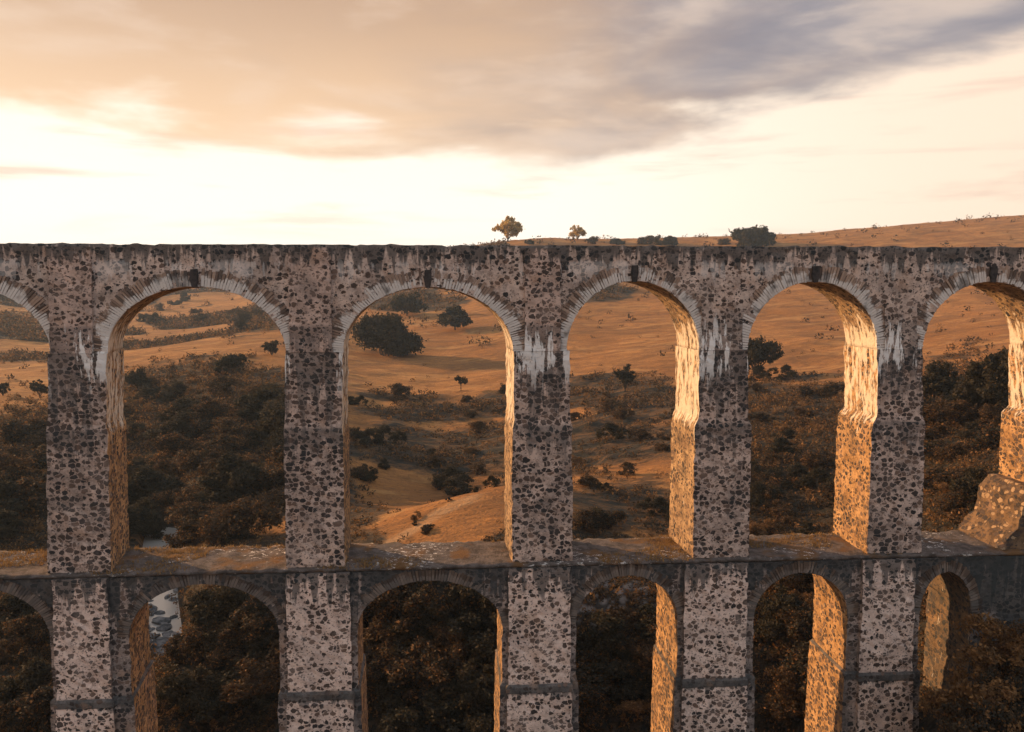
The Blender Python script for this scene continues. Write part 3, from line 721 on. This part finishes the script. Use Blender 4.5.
T1 = [
 # px, foot row, crown width px, proto dims (w,h,clear,clumps,per,leaf), gaps, label, cat
 (386, 356, 64, (14, 11.5, .02, 300, 90, .32), .0, 'largest dark round oak on the golden slope seen in the third arch from the left', 'tree'),
 (455, 330, 37, (14, 9, .12, 90, 70, .45), .05, 'wide dark tree right of the largest oak, high on the slope in the third arch', 'tree'),
 (407, 316, 40, (14, 8, .10, 80, 60, .5), .1, 'dim tree up the slope behind the largest oak in the third arch', 'tree'),
 (461, 391, 15, (7, 8, .36, 45, 50, .3), .2, 'tiny lone tree with bare trunk in the middle of the third arch', 'tree'),
 (139, 392, 27, (14, 13, .04, 90, 80, .42), .0, 'compact dark round tree at the left edge of the second arch', 'tree'),
 (232, 376, 34, (14, 10, .08, 80, 70, .42), .1, 'dark tree at the scrub edge below the middle of the second arch', 'tree'),
 (272, 356, 20, (12, 11, .06, 70, 60, .42), .05, 'small dark tree at the right edge of the second arch', 'tree'),
 (242, 332, 14, (12, 12, .05, 60, 60, .45), .05, 'small round tree on the grassy rim high in the second arch', 'tree'),
 (40, 398, 22, (12, 11, .1, 60, 60, .4), .3, 'loose brownish tree beside the first pier in the leftmost arch', 'tree'),
 (3, 396, 16, (12, 12, .05, 60, 60, .4), .05, 'dark round tree cut by the left edge of the picture', 'tree'),
 (625, 392, 26, (10, 12, .10, 80, 60, .35), .25, 'ragged upright tree at the foot of the bare slope in the fourth arch', 'tree'),
 (757, 378, 46, (14, 14, .06, 110, 80, .40), .1, 'dark tree half hidden behind the fourth pier at the left of the fifth arch', 'tree'),
 (934, 408, 46, (14, 17, .06, 120, 80, .42), .05, 'dark tree beside the fifth pier in the rightmost arch', 'tree'),
 (975, 420, 48, (14, 20, .04, 140, 80, .42), .05, 'broad tree in the middle of the thicket in the rightmost arch', 'tree'),
 (1008, 418, 56, (14, 22, .04, 150, 80, .42), .05, 'tallest dark tree at the right edge in the rightmost arch', 'tree'),
]
for k, (px, py, wpx, (w0, h0, clr, nc, per, lf), gp, lab, ct) in enumerate(T1):
    o = make_tree(100+k, w0, h0, clr, nc, per, lf, M_oak, lab, ct, gaps=gp); put(o, px, py, wpx, w0, rot=k*1.3)
    if k == 0:                                   # the big oak's crown hangs almost to the ground
        for ch in o.children: ch.location.z -= 1.7
    if k == 0: o.scale.z *= 1.08
# trees and bushes on the skyline over the parapet
def skyline(px, wpx, hpx, seed, label, mat, cat='tree', clear=.2, gaps=.15, nc=70, row=242):
    w0 = 12.; h0 = w0*hpx/wpx
    o = make_tree(seed, w0, h0, clear, nc, 55, .38, mat, label, cat, gaps=gaps, name='tree' if cat == 'tree' else 'shrub')
    best = None
    for dd in np.arange(420, 700, 3.):
        c = CAM+FW*dd+RT*((px-CX)/F*dd); z = float(height(c.x, c.y)); r_ = abs(HOR-F*z/dd-row)
        if best is None or r_ < best[0]-.01: best = (r_, dd)
    put(o, px, 0, wpx, w0, rot=seed, d=best[1])
skyline(508, 34, 25, 300, 'larger of the two sunlit lacy trees standing on the skyline', M_gold, clear=.10, gaps=.3, nc=110, row=241)
skyline(577, 21, 16, 302, 'smaller rounded golden tree on the skyline right of the larger lacy one', M_gold, clear=.1, gaps=.15, row=241)
skyline(751, 46, 17, 303, 'low dark dome-shaped bush on the skyline above the parapet', M_oak, 'bush', .0, 0., 150, 247)
skyline(451, 9, 7, 304, 'tiny golden bush just left of the skyline rise', M_gold, 'bush', .1, .1, 40)
for k, (px, wpx, hpx) in enumerate([(592, 15, 7), (616, 18, 5), (645, 24, 7), (668, 26, 8), (722, 16, 5), (530, 12, 4)]):
    skyline(px, wpx, hpx, 310+k, 'low dark bush along the skyline between the golden tree and the dome-shaped bush' if px != 530 else 'small low bush just right of the larger lacy skyline tree', M_oak if k % 2 else M_scrub, 'bush', 0., .1, 60, 245)
for o in bpy.data.objects:
    if o.get('label', '').startswith('low dark bush along'): o['group'] = 'bushes along the skyline'

# shrubs: a few kinds, copied over the slopes as individuals
def make_shrub(seed, w0, h0, nc, per, lf, mat):
    g = np.random.default_rng(seed); cl = []
    subs = [(g.normal()*w0*.2, g.normal()*w0*.2, h0*g.uniform(.25, .75), w0*g.uniform(.14, .27)) for _ in range(6)]
    for k in range(nc):
        sx, sy, sz, sr = subs[k % 6]; dv = g.normal(size=3); dv /= np.linalg.norm(dv); q = sr*g.random()**.4
        cl.append((sx+dv[0]*q, sy+dv[1]*q, max(.1, sz*(1 if k % 3 else g.uniform(.1, .8))+dv[2]*q*.8), w0*.085*(.5+g.random())))
    V_, F_, C_ = leaf_cloud(cl, per, lf, seed); me_o = mesh('shrub', V_, F_, mat); with_color(me_o, C_)
    me = me_o.data; bpy.data.objects.remove(me_o); return me
SH = [make_shrub(500+k, 4., [3.0, 3.6, 2.4, 4.2, 3.2, 2.2][k], 80, 130, [.085, .08, .095, .085, .08, .095][k], [M_scrub, M_oak, M_scrub, M_oak, M_scrub, M_scrub][k]) for k in range(6)]
zones = [ # x0,x1,y0,y1,count,width m, label
 (118, 288, 372, 545, 58, (4.5, 10), 'dark shrub in the second upper arch', 'valley shrubs in the second arch'),
 (0, 50, 428, 545, 16, (4, 9), 'dark shrub in the leftmost upper arch', 'bank shrubs in the leftmost arch'),
 (345, 512, 392, 500, 26, (2, 6), 'dark shrub in the third upper arch', 'slope shrubs in the third arch'),
 (572, 690, 378, 545, 24, (1.5, 4.5), 'low shrub in the fourth upper arch', 'slope shrubs in the fourth arch'),
 (750, 866, 378, 545, 32, (2, 6), 'brown shrub in the fifth upper arch', 'slope shrubs in the fifth arch'),
 (922, 1000, 400, 530, 24, (3, 6.5), 'shrub in the rightmost upper arch', 'thicket shrubs in the rightmost arch'),
 (118, 288, 292, 330, 16, (6, 12), 'distant shrub in the second upper arch', 'far hollow shrubs'),
 (0, 50, 290, 320, 6, (6, 12), 'distant shrub in the leftmost upper arch', 'far hill shrubs'),
 (385, 480, 470, 540, 8, (.8, 1.6), 'small brush tuft on the sunlit knoll', 'knoll brush'),
 (360, 498, 585, 732, 26, (3.5, 6.5), 'ravine bush in the third lower arch', 'ravine bushes centre'),
 (578, 675, 622, 732, 18, (3, 5.5), 'ravine bush in the fourth lower arch', 'ravine bushes right of centre'),
 (755, 815, 580, 732, 13, (3, 5), 'ravine bush in the fifth lower arch', 'ravine bushes right'),
 (175, 278, 590, 732, 22, (3, 6), 'ravine bush in the second lower arch', 'ravine bushes by the river'),
 (0, 48, 590, 732, 14, (3, 6), 'ravine bush in the leftmost lower arch', 'ravine bushes far left'),
]
SH.append(make_shrub(511, 4., 3.4, 80, 120, .085, M_dry))
rs = random.Random(5); nsh = 0
for (x0, x1, y0, y1, cnt, (wa, wb), lab, grp) in zones:
    for k in range(cnt):
        px = rs.uniform(x0, x1); py = rs.uniform(y0, y1); g = ground_at(px, py)
        if g is None or g[2] < WATER_Z+.2: continue
        w_ = rs.uniform(wa, wb)*(.8 if py > 450 and py < 560 else 1)
        o = bpy.data.objects.new('shrub', SH[rs.choice([0, 1, 2, 3, 4, 5, 6 if px > 345 and rs.random() < .6 else 1])]); COL.objects.link(o); s = w_/4
        o.location = (g[0], g[1], g[2]-.2*s); o.scale = (s*rs.uniform(.9, 1.3), s*rs.uniform(.9, 1.3), s*rs.uniform(.7, 1.05)); o.rotation_euler = (0, 0, rs.uniform(0, 6.28))
        hx = ['on the left', 'in the middle', 'on the right'][min(2, int(3*(px-x0)/(x1-x0)))]; hy = ['high', 'halfway up', 'low'][min(2, int(3*(py-y0)/(y1-y0)))]
        tag(o, lab+', '+hy+' '+hx, 'shrub', grp+', '+hy+' '+hx); nsh += 1
# bushes in front of and beside the right abutment
for k in range(34):
    px = rs.uniform(905, 1075) if k % 2 else rs.uniform(985, 1070); dd = rs.uniform(32, 38.6)
    c = CAM+FW*dd+RT*((px-CX)/F*dd); o = bpy.data.objects.new('shrub', SH[rs.choice([0, 2, 4, 6, 6])]); COL.objects.link(o); s = rs.uniform(.6, 1.05)
    o.location = (c.x, c.y, float(height(c.x, c.y))-.2); o.scale = (s, s, s*1.1); o.rotation_euler = (0, 0, rs.uniform(0, 6.28))
    wh = 'under the last low opening' if px < 975 else ('below the dark wall' if px < 1015 else 'at the picture edge')
    nr = 'nearer' if dd < 35.3 else 'close to the wall'
    tag(o, 'leafy bush on the right bank, '+nr+', '+wh, 'shrub', 'bushes on the right bank, '+nr+', '+wh)

# undergrowth that nobody could count: low tufts over the scrub zones
def undergrowth(name, seed, count, mat, lab, cut):
    g = np.random.default_rng(seed)
    w_ =  front & (Dg > 44) & (Dg < 1000) & (np.abs(PXg-512) < 640) & (river < .3)
    area = (RR*np.gradient(rr_)[None, :])*np.gradient(th_)[:, None]
    pr = (w_*area*np.clip(.012+1.5*np.clip(grassmask-.25, 0, 1)*(vnoise(GX*.07+nmid+seed, GY*.2, 95) > cut)+1.2*dens-.3*(Dg > 300)*(grassmask > .3), 0, 3)/np.maximum(Dg, 60)**1.45).ravel(); pr /= pr.sum()
    id_ = g.choice(len(pr), count, p=pr); P = V[id_]; D_ = Dg.ravel()[id_]
    sz = (.28+.55*g.random(len(P))**2)*np.clip(D_/110, .7, 4.5)
    cl = np.stack([P[:, 0]+g.normal(size=len(P))*.5, P[:, 1]+g.normal(size=len(P))*.5, P[:, 2]+sz*.35, sz], -1)
    q, f, c = leaf_cloud(cl, 26, .13, seed+1)
    # leaf size follows clump size
    n = len(cl)*26; cen = q.reshape(n, 4, 3).mean(1, keepdims=True); k = np.repeat(sz/.5, 26)[:, None, None]
    q = (cen+(q.reshape(n, 4, 3)-cen)*np.clip(k, .6, 6.)).reshape(-1, 3)
    o = mesh(name, q, f, mat); with_color(o, c); tag(o, lab, 'undergrowth', kind='stuff')
undergrowth('undergrowth', 77, 28000, M_scrub, 'low dark undergrowth covering the valley slopes', .42)
undergrowth('dry_brush', 177, 16000, M_dry, 'dry orange brown brush covering the valley slopes', .46)
def straw(name, P, hgt, n, lab, lean=.4):
    g = np.random.default_rng(len(P)+n); N = len(P)*n
    b_ = np.repeat(P, n, 0)+np.concatenate([g.normal(size=(N, 2))*.12, np.zeros((N, 1))], 1)
    t_ = b_+np.stack([g.normal(size=N)*lean, g.normal(size=N)*lean, .6+.6*g.random(N)], -1)*(hgt*np.repeat(.5+g.random(len(P)), n))[:, None]
    s_ = np.stack([g.normal(size=N), g.normal(size=N), np.zeros(N)], -1)*.018
    q = np.stack([b_-s_, b_+s_, t_], 1).reshape(-1, 3); f = np.arange(N*3).reshape(-1, 3)
    o = mesh(name, q, f, M_straw); r_ = np.repeat(g.random((N, 1)), 3, 0)
    with_color(o, np.concatenate([r_, r_*.8, r_, np.ones_like(r_)], 1)); return tag(o, lab, 'grass', kind='stuff')
g = np.random.default_rng(3); P = []
for _ in range(3600):
    px = g.uniform(X(-60), X(1010)); y = g.uniform(-.58, 3.4)
    if vnoise(px*.35, y*.5, 33) > .60: P.append((px, y, Z_LEDGE-.02))
straw('dry_grass', np.array(P), .15, 8, 'dry straw coloured grass growing along the ledge of the aqueduct')
# boulders at the river
def make_boulder(seed):
    g = np.random.default_rng(seed); import bmesh
    bm = bmesh.new(); bmesh.ops.create_icosphere(bm, subdivisions=3, radius=1)
    for v in bm.verts:
        n = v.co.normalized(); v.co *= 1+.5*float(fbm(n.x*1.7+seed, n.y*1.7+n.z*1.3, 3, seed)); v.co.z *= .62
        v.co = Vector((round(v.co.x*5)/5*.35+v.co.x*.65, round(v.co.y*5)/5*.35+v.co.y*.65, v.co.z))
    me = bpy.data.meshes.new('boulder'); bm.to_mesh(me); bm.free(); me.materials.append(M_boulder); return me
BO = [make_boulder(700+k) for k in range(4)]
for k in range(44):
    px = rs.uniform(141, 178); py = 618+38*rs.random()**.8 if k > 8 else rs.uniform(590, 618)
    if k > 8 and py < 626 and px < 150: py += 12
    r = ray(px, py); t_ = (WATER_Z-CAM.z)/r.z; p = CAM+r*t_
    o = bpy.data.objects.new('boulder', BO[k % 4]); COL.objects.link(o); s = rs.choice([.2, .28, .35, .45, .7])*rs.uniform(.8, 1.2)
    o.location = (p.x, p.y, WATER_Z+.02); q_ = rs.uniform(.7, 1.4); o.scale = (s*q_, s*rs.uniform(.9, 1.6), s*rs.uniform(.7, 1.2)); o.rotation_euler = (0, 0, rs.uniform(0, 6))
    tag(o, 'grey boulder among the river rocks seen through the lower arch left of centre', 'boulder', 'river boulders')
print('shrubs', nsh)

# thin bluish haze volume, added to lift the dark tones in the valley
def added_haze():
    x0, x1, y0, y1 = -2450., 2450., -2490., 2410.; z0, z1 = float(H2.min())-1., float(H2.max())+3.; print('haze top', z1)
    Vh = [(x, y, z) for z in (z0, z1) for x, y in ((x0, y0), (x1, y0), (x1, y1), (x0, y1))]
    Fh = [(3, 2, 1, 0), (4, 5, 6, 7), (0, 1, 5, 4), (1, 2, 6, 5), (2, 3, 7, 6), (3, 0, 4, 7)]
    m = bpy.data.materials.new('shadow_lift_air'); m.use_nodes = True; t = NT(m.node_tree); t.n.clear()
    v = t.n.new('ShaderNodeVolumePrincipled'); v.inputs['Color'].default_value = (.62, .80, 1., 1); v.inputs['Density'].default_value = HAZE; v.inputs['Anisotropy'].default_value = .1
    o = t.n.new('ShaderNodeOutputMaterial'); t.l.new(v.outputs[0], o.inputs['Volume'])
    tag(mesh('added_haze', Vh, Fh, m), kind='stuff')
HAZE = .00019
added_haze()
